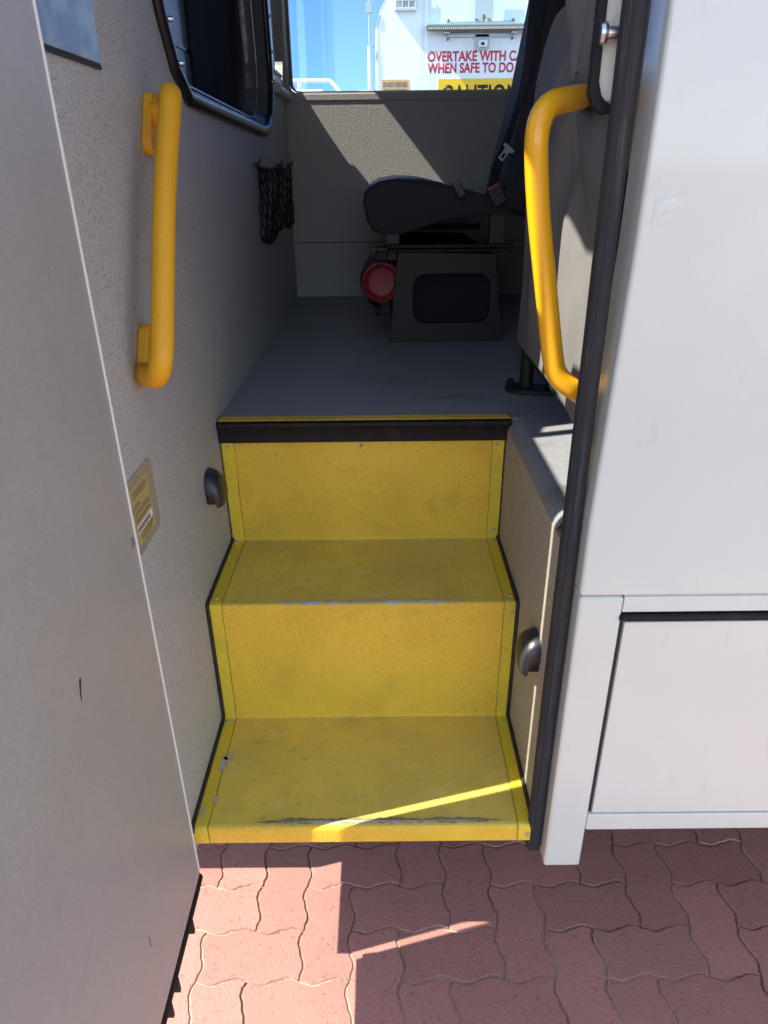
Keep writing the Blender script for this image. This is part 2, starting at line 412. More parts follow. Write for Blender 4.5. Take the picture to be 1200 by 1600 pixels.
o = obj('bulkhead_wall', plate([(.8975, -1.245), (YF, -1.245), (YF, 1.12), (.8975, 1.12)], 'x', XL, XL-.022,
    [near_hole, slit_hole, cur_loop, far_hole]), 'grey_wall', bus)
# white outer skin of the same end wall
obj('end_skin', plate([(.8975, -1.245), (YF+.05, -1.245), (YF+.05, 1.16), (.8975, 1.16)], 'x', XL-.0225, XL-.03,
    [near_hole, slit_hole, cur_loop, far_hole]), 'white_paint', bus)
# capping rail along the bulkhead near the far corner
bm = bmesh.new(); tube(bm, [(XL+.010, 2.90, .262), (XL+.012, 3.0, .262), (XL+.012, YF-.02, .262)], .017, 12); obj('corner_rail', bm, 'light_alu', bus, smooth=True)
bm = nb((XL, XL+.004, 2.935, 3.24, .288, .308), (XL, XL+.004, 2.935, 2.985, .33, 1.1)); obj('corner_post_trim', bm, 'black_plastic', bus, bevel=.002)
fw = [(a, b_) for a, b_ in far_hole]
obj('quarter_window', plate([(2.975, .312), (3.2, .312), (3.245, .297), (3.28, .32), (3.309, .37), (3.309, .76), (2.975, .76)], 'x', XL-.032, XL-.036, [far_hole]), 'window_rubber', bus)
obj('quarter_dark_lining', plate([(2.985, .32), (2.99, .32), (2.99, .75), (2.985, .75)], 'x', XL+.001, XL-.034), 'window_rubber', bus)  # added black strip, darkens the near reveal of the opening
obj('quarter_dark_sill', nb((XL-.031, XL+.0025, 2.985, 3.24, .320, .3285)), 'window_rubber', bus)  # added black strip, hides the sunlit bottom reveal so it reads as shade
obj('quarter_dark_reveal', nb((XL-.031, XL+.0012, 3.2985, 3.3045, .37, .745)), 'window_rubber', bus)  # added black strip, hides the sunlit far reveal so it reads as shade
# far (opposite) wall
win_far = rrect(XL+.02, 1.3, .275, .98, .03)
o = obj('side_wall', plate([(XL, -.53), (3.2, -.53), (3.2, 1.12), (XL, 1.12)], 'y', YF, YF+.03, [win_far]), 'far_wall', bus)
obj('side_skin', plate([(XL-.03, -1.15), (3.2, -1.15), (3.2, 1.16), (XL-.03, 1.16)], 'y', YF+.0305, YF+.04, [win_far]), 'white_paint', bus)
bm = nb((XL+.014, 3.19, YF-.004, YF+.03, .243, .272)); obj('window_sill', bm, 'far_wall', bus, bevel=.005)
bm = nb((XL+.001, 3.19, YF-.004, YF-.0005, -.30, -.297)); obj('panel_seam', bm, 'sealant', bus)
wf = obj('side_window', plate(rrect(XL+.022, 1.298, .277, .978, .03), 'y', YF+.002, YF+.028, [rrect(XL+.034, 1.286, .279, .966, .03)]), 'window_rubber', bus)
bm = nb((XL+.034, 1.286, YF+.012, YF+.016, .279, .966)); obj('pane', bm, 'glass', wf)
# rear end wall, roof
obj('rear_wall', nb((3.2, 3.25, .93, YF+.04, -1.15, 1.16)), 'roof_lining', bus)
obj('roof', nb((XL-.03, 3.25, .91, YF+.06, 1.165, 1.20)), 'white_paint', bus, bevel=.02)
obj('roof_lining', nb((XL, 3.19, .96, YF, 1.125, 1.16)), 'roof_lining', bus)

# --- floor, rounded over the edge of the step well on the right
r_ = .032
prof = [(XR+.001, -.62)]
for k in range(9):
    t = R(180-90*k/8); prof.append((XR+r_+r_*math.cos(t), FZ-r_+r_*math.sin(t)))
bm = bmesh.new(); ys = [1.045+i*(Y2+.03-1.045)/6 for i in range(7)]
cols = [[bm.verts.new((a, Y, b_)) for a, b_ in prof] for Y in ys]
for A, B in zip(cols, cols[1:]):
    for k in range(len(prof)-1): bm.faces.new((A[k], B[k], B[k+1], A[k+1]))
# remove the vertical start so only the rolled edge is floor-coloured, then the flat floor
def quad(bm, pts): bm.faces.new([bm.verts.new(p) for p in pts])
bmesh.ops.remove_doubles(bm, verts=bm.verts, dist=1e-5)
obj('floor_edge', bm, 'floor', bus, autosm=50)
obj('floor', plate([(XR+r_, 1.0), (3.2, 1.0), (3.2, YF), (XL, YF), (XL, Y2+.0), (XR+r_, Y2+.0)], 'z', FZ, FZ-.03), 'floor', bus)
# right side of the step well
bm = bmesh.new()
box(bm, XR, XR+.02, .99, Y2+.02, -1.2, -.555)
obj('step_well_side', bm, 'well_wall', bus)
bm = bmesh.new()    # rounded near end of that side, standing behind the door seal
pts = []
box(bm, XR+.004, XR+.03, .985, 1.0, -1.2, -.56)
obj('door_jamb_lining', bm, 'well_wall', bus, bevel=.004)

# --- yellow steps: one folded sheet for risers+treads, rounded noses
def rn(c0, c1, c2, r, n=5):   # rounded corner
    a, b_, c_ = Vector(c0), Vector(c1), Vector(c2)
    p, q = b_+(a-b_).normalized()*r, b_+(c_-b_).normalized()*r
    return [tuple(p*(1-t)**2+b_*2*t*(1-t)+q*t*t) for t in [k/n for k in range(n+1)]]
P0, P1, P2, P3, P4, P5 = (Y0, Z1-.042), (Y0, Z1), (Y1, Z1), (Y1-.003, Z2), (Y2, Z2), (Y2-.004, FZ-.045)
steps = thing('entry_steps', (0, 1.2, -1.2), 'x', 'x'); COL.objects.unlink(steps); bpy.data.objects.remove(steps)
yr = [P0]+rn(P0, P1, P2, .012)
tread1 = rn(P0, P1, P2, .012)[3:]+rn(P1, P2, P3, .007)[:3]
riser0 = [(Y0+.010, Z1-.046), P0]+rn(P0, P1, P2, .012)[:4]
riser1 = rn(P1, P2, P3, .007)[2:]+rn(P2, P3, P4, .009)[:4]
tread2 = rn(P2, P3, P4, .009)[3:]+rn(P3, P4, P5, .007)[:3]
riser2 = rn(P3, P4, P5, .007)[2:]+[P5]
W0, W1 = XL+.004, XR-.004
st = obj('entry_steps', solid(sweep_x([P0]+rn(P0, P1, P2, .012)+rn(P1, P2, P3, .007)+rn(P2, P3, P4, .009)+rn(P3, P4, P5, .007)+[P5], W0+.002, W1-.002), (0, .012, -.012)),
         'sealant', bus, label='worn yellow vinyl covered entry steps')
for pr, nm, mm in ((riser0, 'riser', 'yellow'), (tread1, 'tread', 'yellow_tread'), (riser1, 'riser', 'yellow'), (tread2, 'tread', 'yellow_tread'), (riser2, 'riser', 'yellow')):
    q = [(a-.0012, b_+.0012) for a, b_ in pr]
    obj(nm, sweep_x(q, W0, W1), mm, st, autosm=50)
# taped side margins following the profile
full = [P0]+rn(P0, P1, P2, .012)+rn(P1, P2, P3, .007)+rn(P2, P3, P4, .009)+rn(P3, P4, P5, .007)+[P5]
def strip(x0, x1, off, wav):
    bm = bmesh.new(); a_ = []; b2 = []
    dense = []
    for p, q in zip(full, full[1:]):
        n = max(1, int((Vector(q)-Vector(p)).length/.02))
        for i in range(n): dense.append((p[0]+(q[0]-p[0])*i/n, p[1]+(q[1]-p[1])*i/n))
    dense.append(full[-1])
    for i, (y, z) in enumerate(dense):
        w_ = noise.noise(Vector((y*30, z*30, x0*7)))*wav
        a_.append(bm.verts.new((x0+(w_ if x0 < 0 else w_*.6), y-off, z+off))); b2.append(bm.verts.new((x1+w_*.5, y-off, z+off)))
    for i in range(len(dense)-1): bm.faces.new((a_[i], b2[i], b2[i+1], a_[i+1]))
    return bm
for x0, x1, s0, s1 in ((W0+.002, W0+.030, W0+.030, W0+.0312), (W1-.028, W1-.002, W1-.0292, W1-.028)):
    e = obj('edge_strip', strip(x0, x1, .0028, .003), 'tape', st, autosm=50)
    obj('seam', strip(s0, s1, .0031, .0015), 'print', e, autosm=50)
# black sealant beads along both walls
for X in (XL+.004, XR-.004):
    bm = bmesh.new(); tube(bm, [(X+noise.noise(Vector((i*.9, X*9, 0)))*.0012, y-.003, z+.003) for i, (y, z) in enumerate(full[1:-1])], .0045, 8); obj('sealant_bead', bm, 'sealant', st, smooth=True)
# screws with washers
def screw(x_, y_, z_, nx, parent, r=.0050):
    bm = bmesh.new()
    rot = {'y': Matrix.Rotation(R(90), 3, 'X'), 'z': Matrix.Identity(3), 'x': Matrix.Rotation(R(90), 3, 'Y')}[nx]
    for (h0, h1, ra, rb) in ((0, .002, r, r*.9), (.002, .0034, r*.62, r*.45)):
        A = [bm.verts.new(Vector((x_, y_, z_))+rot@Vector((ra*math.cos(t), ra*math.sin(t), h0))) for t in [2*math.pi*k/16 for k in range(16)]]
        B = [bm.verts.new(Vector((x_, y_, z_))+rot@Vector((rb*math.cos(t), rb*math.sin(t), h1))) for t in [2*math.pi*k/16 for k in range(16)]]
        for k in range(16): bm.faces.new((A[k], A[(k+1) % 16], B[(k+1) % 16], B[k]))
        bm.faces.new(B)
    a = obj('screw', bm, 'worn_metal', parent, autosm=40)
    bm = bmesh.new()
    A = [bm.verts.new(Vector((x_, y_, z_))+rot@Vector((r*.28*math.cos(t), r*.28*math.sin(t), .0037))) for t in [2*math.pi*k/6 for k in range(6)]]
    bm.faces.new(A); solid(bm, rot@Vector((0, 0, .0003)))
    for v in bm.verts: pass
    b_ = obj('screw_slot', bm, 'sealant', parent)
    b_.parent = parent
for (X, Y, Z) in ((W1-.014, Y1-.03, Z1+.003), (W1-.012, Y1+.018, Z2+.003), (W0+.015, Y1+.02, Z2+.003), (W0+.012, Y1-.02, Z1+.003), (W1-.012, Y2-.018, Z2+.003), (W0+.012, Y2-.016, Z2+.003)):
    screw(X, Y, Z, 'z', st)
for (X, Y, Z) in ((W1-.011, Y1-.006, Z2-.022), (W1-.012, Y2-.008, Z2+.028), (W1-.018, Y2-.009, FZ-.062), (W0+.015, Y2-.009, FZ-.062), (-.055, Y2-.009, FZ-.062), (W1-.010, Y0-.004, Z1-.02)):
    screw(X, Y, Z, 'y', st, .0044)
# worn-through metal on the noses
def wear(x0, x1, cy, cz, r, a0, a1, flat, seed):
    """worn strip hugging a rounded nose: from `flat` metres back on the tread over the arc a0..a1 (degrees, 90 = top)"""
    bm = bmesh.new(); n = 150; rows = []; ro = r+.0026
    for i in range(n+1):
        t = i/n; X = x0+(x1-x0)*t; e = min(1, 9*t, 9*(1-t))
        up_ = max(.02, min(1, .62+.55*noise.noise(Vector((X*26, seed, 0)))+.45*noise.noise(Vector((X*95, seed, 3)))))*e
        dn = max(.02, min(1, .55+.75*noise.noise(Vector((X*33, seed+9, 0)))+.5*noise.noise(Vector((X*120, seed, 7)))))*e
        row = [bm.verts.new((X, cy+flat*up_, cz+ro)), bm.verts.new((X, cy+flat*up_*.4, cz+ro+.0002))]
        for k in range(5):
            a = R(a0+(a1-a0)*dn*k/4); row.append(bm.verts.new((X, cy+ro*math.cos(a), cz+ro*math.sin(a))))
        rows.append(row)
    for A, B in zip(rows, rows[1:]):
        for k in range(len(rows[0])-1): bm.faces.new((A[k], B[k], B[k+1], A[k+1]))
    return bm
obj('worn_nosing', wear(-.268, .230, Y0+.012, Z1-.012, .012, 90, 118, .010, 1.3), 'dirty_metal', st, smooth=True)
obj('worn_nosing', wear(-.215, .190, Y0+.0115, Z1-.0119, .012, 90, 112, .003, 6.3), 'worn_metal', st, smooth=True)
obj('worn_nosing', wear(-.255, .185, Y1+.006, Z2-.009, .009, 92, 152, .001, 4.1), 'worn_metal', st, smooth=True)
# chips in the left margin paint
for (cx, cy, rx, ry) in ((-.358, 1.125, .008, .020), (-.352, 1.145, .010, .009), (-.355, 1.03, .006, .009), (-.375, 1.0, .004, .014)):
    bm = bmesh.new(); v = [bm.verts.new((cx+rx*math.cos(t)*(1+.35*noise.noise(Vector((t*2, cx*50, 0)))), cy+ry*math.sin(t)*(1+.4*noise.noise(Vector((t*3, cy*50, 2)))), Z1+.0033)) for t in [2*math.pi*k/18 for k in range(18)]]
    bm.faces.new(v); solid(bm, (0, 0, .0004)); obj('paint_chip', bm, 'worn_metal', st)
# black nosing under the floor edge and yellow strip on the floor
nos = [(Y2+.016, FZ+.003), (Y2-.012, FZ+.003), (Y2-.021, FZ-.001), (Y2-.022, FZ-.008), (Y2-.016, FZ-.016), (Y2-.013, FZ-.030), (Y2-.013, FZ-.050), (Y2-.006, FZ-.053), (Y2+.01, FZ-.053)]
bm = sweep_x(nos, XL+.001, XR+.007); solid(bm, (0, .006, .0)); fn = obj('floor_nosing', bm, 'black_rubber', bus, autosm=35)
bm = bmesh.new(); quad(bm, [(XL+.003, Y2-.012, FZ+.0045), (XR+.006, Y2-.012, FZ+.0045), (XR+.002, Y2+.016, FZ+.0045), (XL+.006, Y2+.019, FZ+.0045)]); solid(bm, (0, 0, -.0012))
obj('yellow_edge_strip', bm, 'yellow', fn)

# --- right exterior: pillar, panels, locker door
CX = .307; YP = .930
pil = obj('door_pillar', nb((CX, .3785, YP, YP+.075, -1.248, -.6148)), 'white_paint', bus, bevel=.006, seg=4)
up = obj('side_panel', plate([(.3065, -.6135), (3.2, -.6135), (3.2, 1.14), (.3195, 1.14), (.319, .1), (.3175, -.10), (.311, -.34), (.3065, -.48)], 'y', YP+.0003, YP+.075), 'white_paint', bus, bevel=.006, seg=4)
lo = obj('side_panel', nb((.3785, 3.2, YP+.0008, YP+.03, -.643, -.6145)), 'white_paint', bus)
obj('skirt_rail', nb((.3785, 3.2, YP+.0005, YP+.032, -1.146, -1.104)), 'white_paint', bus, bevel=.003)
obj('panel_seam', nb((.3785, 3.2, YP+.004, YP+.008, -.6148, -.6126)), 'light_alu', bus)
obj('locker_recess', nb((.379, 3.2, YP+.02, YP+.03, -1.104, -.643)), 'sealant', bus)
lk = obj('locker_door', nb((.3855, 1.30, YP+.0015, YP+.018, -1.1005, -.664)), 'white_paint', bus, bevel=.0018)
lk2 = obj('locker_door', nb((1.306, 2.4, YP+.0015, YP+.018, -1.1005, -.664)), 'white_paint', bus, bevel=.0018)
bm = bmesh.new(); tube(bm, [(.3765, YP+.004, -.6535), (.385, YP+.001, -.6535), (1.3, YP+.001, -.6535), (3.1, YP+.001, -.6535)], .0068, 14); hg = obj('locker_hinge_rubber', bm, 'black_rubber', bus, smooth=True)
bm = nb((.3787, .3848, YP+.008, YP+.012, -1.103, -.648)); obj('door_gap_strip', bm, 'seal_rubber', lk)  # dark strip filling the gap left of the locker door
# dent in the panel near the doorway
def dent(x0, z0, w_, h_, seed, depth=.003):
    bm = bmesh.new(); n = 22; g_ = []
    for i in range(n+1):
        row = []
        for j in range(n+1):
            u, v = i/n*2-1, j/n*2-1; q = max(0, 1-(u*u+v*v)**.5)
            k = q*q*(3-2*q)
            hgt = k*(abs(noise.noise(Vector((u*1.8+seed, v*1.3-u, seed))))*2.2-.15)*depth
            row.append(bm.verts.new((x0+u*w_, YP-.00015-max(0, hgt), z0+v*h_+u*h_*.25)))
        g_.append(row)
    for i in range(n):
        for j in range(n): bm.faces.new((g_[i][j], g_[i+1][j], g_[i+1][j+1], g_[i][j+1]))
    return bm
obj('dent', dent(.352, -.052, .018, .015, 2.2, .0014), 'white_paint', pil, smooth=True)
# door seal: ribbed rubber extrusion
bm = bmesh.new()
sec = [(.2785, .978), (.2775, .968), (.279, .960), (.284, .9565), (.2865, .9585), (.290, .956), (.296, .9555), (.3000, .958), (.3035, .960), (.3055, .968), (.3055, .978)]
lv = []
for i in range(41):
    z = -1.236+(1.12+1.236)*i/40; dx = noise.noise(Vector((0, 0, z*3)))*.0012
    lv.append([bm.verts.new((a+dx, b_+noise.noise(Vector((a*90, 1, z*7)))*.0008, z)) for a, b_ in sec])
for A, B in zip(lv, lv[1:]):
    for k in range(len(sec)): bm.faces.new((A[k], A[(k+1) % len(sec)], B[(k+1) % len(sec)], B[k]))
bm.faces.new(lv[0]); bm.faces.new(lv[-1])
obj('door_seal', bm, 'seal_rubber', bus, autosm=50)
# door latch recess with striker pin, high on the jamb
lt = obj('door_latch', plate([(.255, .55), (.255, .078), (.262, .062), (.275, .055), (.300, .058), (.300, .066), (.279, .066), (.270, .076), (.2655, .09), (.2655, .55)], 'y', .990, 1.006), 'black_rubber', bus, bevel=.001)
obj('latch_plate', nb((.2655, .284, .9985, 1.005, .070, .55), (.284, .301, .993, 1.005, .067, .55)), 'cream', lt, bevel=.001)
bm = bmesh.new(); lathe(bm, [(.258, .0), (.258, .012), (.262, .0135), (.266, .012), (.2665, .0080), (.280, .0075), (.281, .013), (.286, .013), (.286, .0)], (0, .985, .138), 'x', 20)
obj('striker_pin', bm, 'steel', lt, autosm=40)
# vehicle cab ahead of the passenger box (stands beyond the bulkhead), chassis and wheels
cab = obj('driver_cab', nb((-2.2, -.47, 1.34, 3.0, -1.05, .15)), 'white_paint', bus, bevel=.06, seg=4)
bm = nb((-1.9, -.55, 1.40, 2.93, .15, .62)); obj('cab_top', bm, 'white_paint', cab, bevel=.05, seg=4)
obj('cab_shadow_block', nb((-1.6, -.44, 1.125, 1.34, -1.29, -.75)), 'dark_steel', cab)  # unseen block, placed to set the edge of the shadow on the ground
obj('chassis', nb((-2.0, 3.0, 1.62, 2.9, -1.28, -1.21), (XL-.03, 3.0, 1.6, 3.2, -1.2, -.57)), 'dark_steel', bus)
obj('skirt_back', nb((.32, 3.0, .965, .99, -1.13, -.56)), 'dark_steel', bus)
def wheel(X, Y):
    bm = bmesh.new(); lathe(bm, [(0, .30), (0, .36), (.03, .40), (.17, .40), (.2, .36), (.2, .30)], (X, Y, GZ+.40), 'y', 36)
    wv = obj('wheel', bm, 'tyre', bus, autosm=40)
    bm = bmesh.new(); lathe(bm, [(.02, .0), (.02, .07), (.05, .2), (.01, .29), (.19, .29), (.19, 0)], (X, Y, GZ+.40), 'y', 24); obj('rim', bm, 'bare_alu', wv, autosm=40)
for X, Y in ((-1.35, 1.42), (-1.35, 2.8), (2.3, 1.3), (2.3, 2.9)): wheel(X, Y)

# --- step lamps
def step_lamp(X, Y, Z, sgn, name='step_lamp'):
    """hooded oval lamp on a wall whose inner face is X; sgn points into the doorway"""
    pr = [(0, .046), (.010, .0445), (.021, .038), (.030, .027), (.036, .012), (.038, -.004), (.0375, -.020), (.035, -.031), (.031, -.033), (.027, -.030),
          (.025, -.019), (.021, -.009), (.014, -.002), (.006, .001), (0, .002)]
    bm = bmesh.new(); n = len(pr); rings = []; W = .037
    for k in range(13):                      # rounded, slightly tapering ends
        t = -1+2*k/12; sc_ = (1-abs(t)**3.2*.42)
        rings.append([bm.verts.new((X+sgn*a*(.55+.45*sc_ if a > .03 else sc_**.35), Y+t*W, Z+b_*(sc_ if b_ > 0 else (.75+.25*sc_)))) for a, b_ in pr])
    for A, B in zip(rings, rings[1:]):
        for k in range(n-1): bm.faces.new((A[k], A[k+1], B[k+1], B[k]))
    bm.faces.new(rings[0]); bm.faces.new(rings[-1])
    lm = obj(name, bm, 'black_plastic', bus, autosm=48)
    x0_, x1_ = sorted((X, X+sgn*.0215))
    obj('lamp_lens', nb((x0_, x1_, Y-.0335, Y+.0335, Z-.024, Z+.004)), 'lamp_lens', lm, bevel=.004)
    return lm
step_lamp(XL, 1.415, -.638, 1)
step_lamp(XR, 1.088, -.842, -1)

# --- grab handles (parts of the body)
gp = smoothpath([(XL+.002, 1.335, .075), (-.350, 1.332, .100), (-.330, 1.282, .112), (-.333, 1.175, -.035), (-.335, 1.048, -.262), (-.352, 1.062, -.292), (XL+.004, 1.10, -.290)], [.03, .035, .06, .035, .02], 6)
bm = bmesh.new(); tube(bm, gp, .0175, 18); gh = obj('grab_handle', bm, 'handle_worn', bus, smooth=True)
def inplane(Yc, Zc, L_, W_, ang):
    out = []
    for a, b_ in rrect(-W_/2, W_/2, -L_/2, L_/2, W_*.48, 6):
        out.append((Yc+a*math.cos(ang)+b_*math.sin(ang), Zc-a*math.sin(ang)+b_*math.cos(ang)))
    return out
ang = math.atan2(.23, .35)
obj('mounting_plate', plate(inplane(1.325, .068, .105, .034, ang), 'x', XL, XL+.016), 'handle_worn', gh, bevel=.003)
obj('mounting_plate', plate(inplane(1.122, -.268, .100, .040, ang), 'x', XL, XL+.018), 'handle_worn', gh, bevel=.004)
gp = smoothpath([(.345, 1.372, .104), (.283, 1.14, .086), (.206, 1.07, .070), (.219, 1.08, -.04), (.262, 1.08, -.262), (.272, 1.08, -.300), (.318, 1.075, -.330)], [.07, .075, .06, .03, .045], 8)
bm = bmesh.new(); tube(bm, gp, .0165, 22); obj('grab_handle', bm, 'handle', bus, smooth=True, label='glossy yellow grab handle at the right of the doorway')

# ================================================================== WINDOW GASKET + BLIND in the bulkhead
def densify(loop, n=6):
    out = []; N_ = len(loop)
    for i in range(N_):
        p0, p1, p2, p3 = [Vector(loop[(i+k-1) % N_]) for k in range(4)]
        for j in range(n):
            t = j/n
            out.append(.5*((2*p1)+(-p0+p2)*t+(2*p0-5*p1+4*p2-p3)*t*t+(-p0+3*p1-3*p2+p3)*t*t*t))
    return out
cl = [Vector(p) for p in cur_loop]
def inset(lp, dd):
    out = []; n = len(lp)
    for i in range(n):
        t = (lp[(i+1) % n]-lp[i-1]).normalized(); nn = Vector((-t.y, t.x)); out.append(lp[i]+nn*dd)
    return out
DL = [cl[i]*(1-k/5)+cl[(i+1) % len(cl)]*(k/5) for i in range(len(cl)) for k in range(5)]
wd = bmesh.new(); tube(wd, [(XL+.006, p.x, p.y) for p in inset(DL, .011)], .016, 10, closed=True, flat=(Vector((1, 0, 0)), .7))
gk = obj('curtained_window', wd, 'window_rubber', bus, smooth=True, label='black rubber framed window with a black blind')
I1, I2, I3 = inset(DL, .006), inset(DL, .045), inset(DL, .055)
bm = bmesh.new()
rows = [[bm.verts.new((X+noise.noise(Vector((p.x*11, p.y*11, X*30)))*.003, p.x, p.y)) for p in L_] for X, L_ in ((XL+.008, I1), (XL+.001, inset(DL, .016)), (XL-.016, inset(DL, .034)), (XL-.034, I2), (XL-.036, I3), (XL-.075, I3))]
for A, B in zip(rows, rows[1:]):
    for k in range(len(DL)): bm.faces.new((A[k], A[(k+1) % len(DL)], B[(k+1) % len(DL)], B[k]))
obj('gaiter', bm, 'gaiter', gk, smooth=True)
bm = bmesh.new(); tube(bm, [(XL-.034, p.x, p.y) for p in inset(DL, .05)], .003, 8, closed=True); obj('inner_bead', bm, 'bare_alu', gk, smooth=True)
for k in range(9):
    Y = 1.66+k*.118; Z = .118-.02*(Y-1.62)/1.0
    bm = bmesh.new(); lathe(bm, [(XL-.004, .0), (XL-.004, .0035), (XL+.013, .0045), (XL+.016, .003), (XL+.016, 0)], (0, Y, Z+.018), 'x', 10); obj('stud', bm, 'steel', gk, autosm=40)
for (Y, Z) in ((1.548, .178), (1.505, .24), (2.845, .27), (2.865, .36), (2.86, .46)):
    bm = bmesh.new(); lathe(bm, [(XL+.010, .0), (XL+.010, .005), (XL+.021, .0045), (XL+.023, .003), (XL+.023, 0)], (0, Y, Z), 'x', 10); obj('stud', bm, 'steel', gk, autosm=40)
bm = bmesh.new(); n = 40; rows = []
for i in range(n+1):
    Y = 2.08+(2.90-2.08)*i/n
    rows.append([bm.verts.new((XL-.085-.002*math.sin(Y*17)-.001*math.sin(Y*41+zz), Y, zz)) for zz in [.10+.87*j/12 for j in range(13)]])
for A, B in zip(rows, rows[1:]):
    for k in range(12): bm.faces.new((A[k], B[k], B[k+1], A[k+1]))
obj('blind', bm, 'curtain', gk, smooth=True)
obj('cab_trim', nb((XL-.125, XL-.094, 1.90, 2.14, .08, .98)), 'cab_grey', gk, bevel=.01)
obj('trim_seam', nb((XL-.094, XL-.090, 1.9, 2.12, .262, .268)), 'window_rubber', gk)
obj('cab_back', nb((XL-.16, XL-.13, 1.36, 2.95, .05, 1.0)), 'sealant', gk)

# silvered plate and instruction sticker on the bulkhead: stuck-on labels
mp_ = tag(obj('wall_plate', nb((XL+.001, XL+.005, .925, 1.143, .131, .30)), 'mirror_plate', bevel=.001), 'hazy silvery plate fixed high on the grey bulkhead behind the open door', 'plate')
obj('plate_gasket', nb((XL+.0005, XL+.004, .925, 1.145, .125, .1305)), 'sealant', mp_)
sk = thing('sticker', (XL+.0005, 1.035, -.48), 'faded cream instruction sticker with fine print on the grey bulkhead below the handle', 'sticker')
SQ = lambda u, v: (.975+(1.077-.975)*u, (-.425-.013*(1-u)*0)+(-.545+.425)*v)   # u to the right, v down
def srect(u0, u1, v0, v1, xo, th=.0003):
    bm = bmesh.new(); q = [SQ(u0, v0), SQ(u1, v0), SQ(u1, v1), SQ(u0, v1)]
    bm.faces.new([bm.verts.new((XL+xo, a, b_)) for a, b_ in q]); solid(bm, (-th, 0, 0)); return bm
obj('clear_border', plate(rrect(.935, 1.082, -.552, -.425, .012), 'x', XL+.0012, XL+.0001), 'sticker_clear', sk)
obj('printed_area', srect(-.3, .80, .13, .93, .0016), 'sticker', sk)
bm = bmesh.new(); rr = random.Random(3)
for k, (v, u0, u1) in enumerate([(.19, .0, .62), (.23, .05, .70), (.27, .0, .66), (.37, -.1, .25), (.41, -.1, .3), (.47, 0, .7), (.51, 0, .72), (.57, 0, .66), (.60, .0, .7), (.80, .15, .72), (.84, .1, .7), (.88, .15, .66)]):
    u = u0
    while u < u1:
        w_ = rr.uniform(.03, .09); q = [SQ(u, v), SQ(min(u+w_, u1), v), SQ(min(u+w_, u1), v+.020), SQ(u, v+.020)]
        bm.faces.new([bm.verts.new((XL+.0019, a, b_)) for a, b_ in q]); u += w_+.018
obj('fine_print', bm, 'print', sk)
obj('white_box', srect(.0, .72, .665, .775, .0020), 'white_print', sk)
obj('grey_bar', srect(.0, .60, .69, .755, .0024), 'grey_print', sk)

# ================================================================== FOLDED-OPEN DOOR
DY0, DY1, DX = .18, .885, -.3585
door = obj('entry_door', nb((DX-.028, DX-.0012, DY0, DY1, -1.199, 1.12)), 'white_paint', bus, bevel=.002, label='entry door folded open, seen from its inner face')
bm = bmesh.new(); ny, nz = 8, 20
obj('door_lining', nb((DX-.0012, DX, DY0+.002, DY1-.0035, -1.196, 1.118)), 'door_felt', door)
obj('edge_trim', nb((DX-.0030, DX+.0015, DY1-.0035, DY1+.0005, -1.190, 1.118)), 'white_trim', door)
bm = bmesh.new()
pts = [(DX-.012+noise.noise(Vector((Y*9, 0, 0)))*.001, Y, -1.213+noise.noise(Vector((Y*14, 3, 0)))*.0025) for Y in [DY0+(DY1+.004-DY0)*i/50 for i in range(51)]]
tube(bm, pts, .0155, 12)
box(bm, DX-.022, DX-.004, DY0, DY1-.002, -1.240, -1.205)
for Yb in (.80, .70, .66, .58, .52):
    box(bm, DX-.006, DX+.004, Yb, Yb+.006, -1.243-random.random()*.006, -1.215)
obj('bottom_rubber', bm, 'black_rubber', door, smooth=False, autosm=50)
bm = bmesh.new(); lathe(bm, [(DX, 0), (DX, .0085), (DX+.0016, .0078), (DX+.0022, 0)], (0, .868, -.474), 'x', 20); obj('plug', bm, 'grey_print', door, autosm=40)
bm = bmesh.new()
sp = [(.643, -.533), (.647, -.531), (.6475, -.536), (.643, -.543), (.640, -.550), (.637, -.560), (.638, -.549), (.641, -.540)]
bm.faces.new([bm.verts.new((DX+.0006, a, b_)) for a, b_ in sp]); solid(bm, (-.0004, 0, 0)); obj('gouge', bm, 'lamp_lens', door)
bm = bmesh.new(); bm.faces.new([bm.verts.new((DX+.0005, a, b_)) for a, b_ in ((.652, -1.02), (.656, -1.03), (.655, -1.052), (.651, -1.045))]); solid(bm, (-.0004, 0, 0)); obj('scuff', bm, 'grey_print', door)

# ================================================================== COVERED PARTITION behind the right handle
cp = thing('covered_seat_back', (.40, 1.45, FZ), 'seat back under a creased grey canvas cover, on a black post behind the right handle', 'seat')
Ya, Yb_, Za, Zb = 1.03, 1.788, -.410, .285
bm = bmesh.new(); nY, nZ = 90, 90; grid = []
def cover_x(Y, Z):
    k = 0
    # creases fanning out from where the handle presses in
    dy, dz = Y-1.37, Z-.105; rr_ = math.hypot(dy, dz)+1e-4; th = math.atan2(dz, dy)
    k += .016*math.exp(-rr_*3.4)*math.sin(th*7+rr_*4)
    k += .006*math.sin(Y*26+Z*3+1.3*math.sin(Z*5))*max(0, min(1, (.2-Z)*3))
    k += .016*math.exp(-((Y-1.30-.08*(Z+.1))/.020)**2)*max(0, min(1, (.08-Z)*6))
    k -= .010*math.exp(-((Y-1.355-.06*(Z+.1))/.022)**2)*max(0, min(1, (.08-Z)*6))
    k += .004*noise.noise(Vector((Y*9, Z*6, 0)))
    k *= max(0, min(1, (Z-Za)*7))
    k += .010*math.exp(-((Y-1.52+.25*(Z-.0))/.03)**2)*max(0, min(1, (Z-Za)*3))
    return .335 - k - .012*max(0, 1-abs(Y-1.15)/.15)
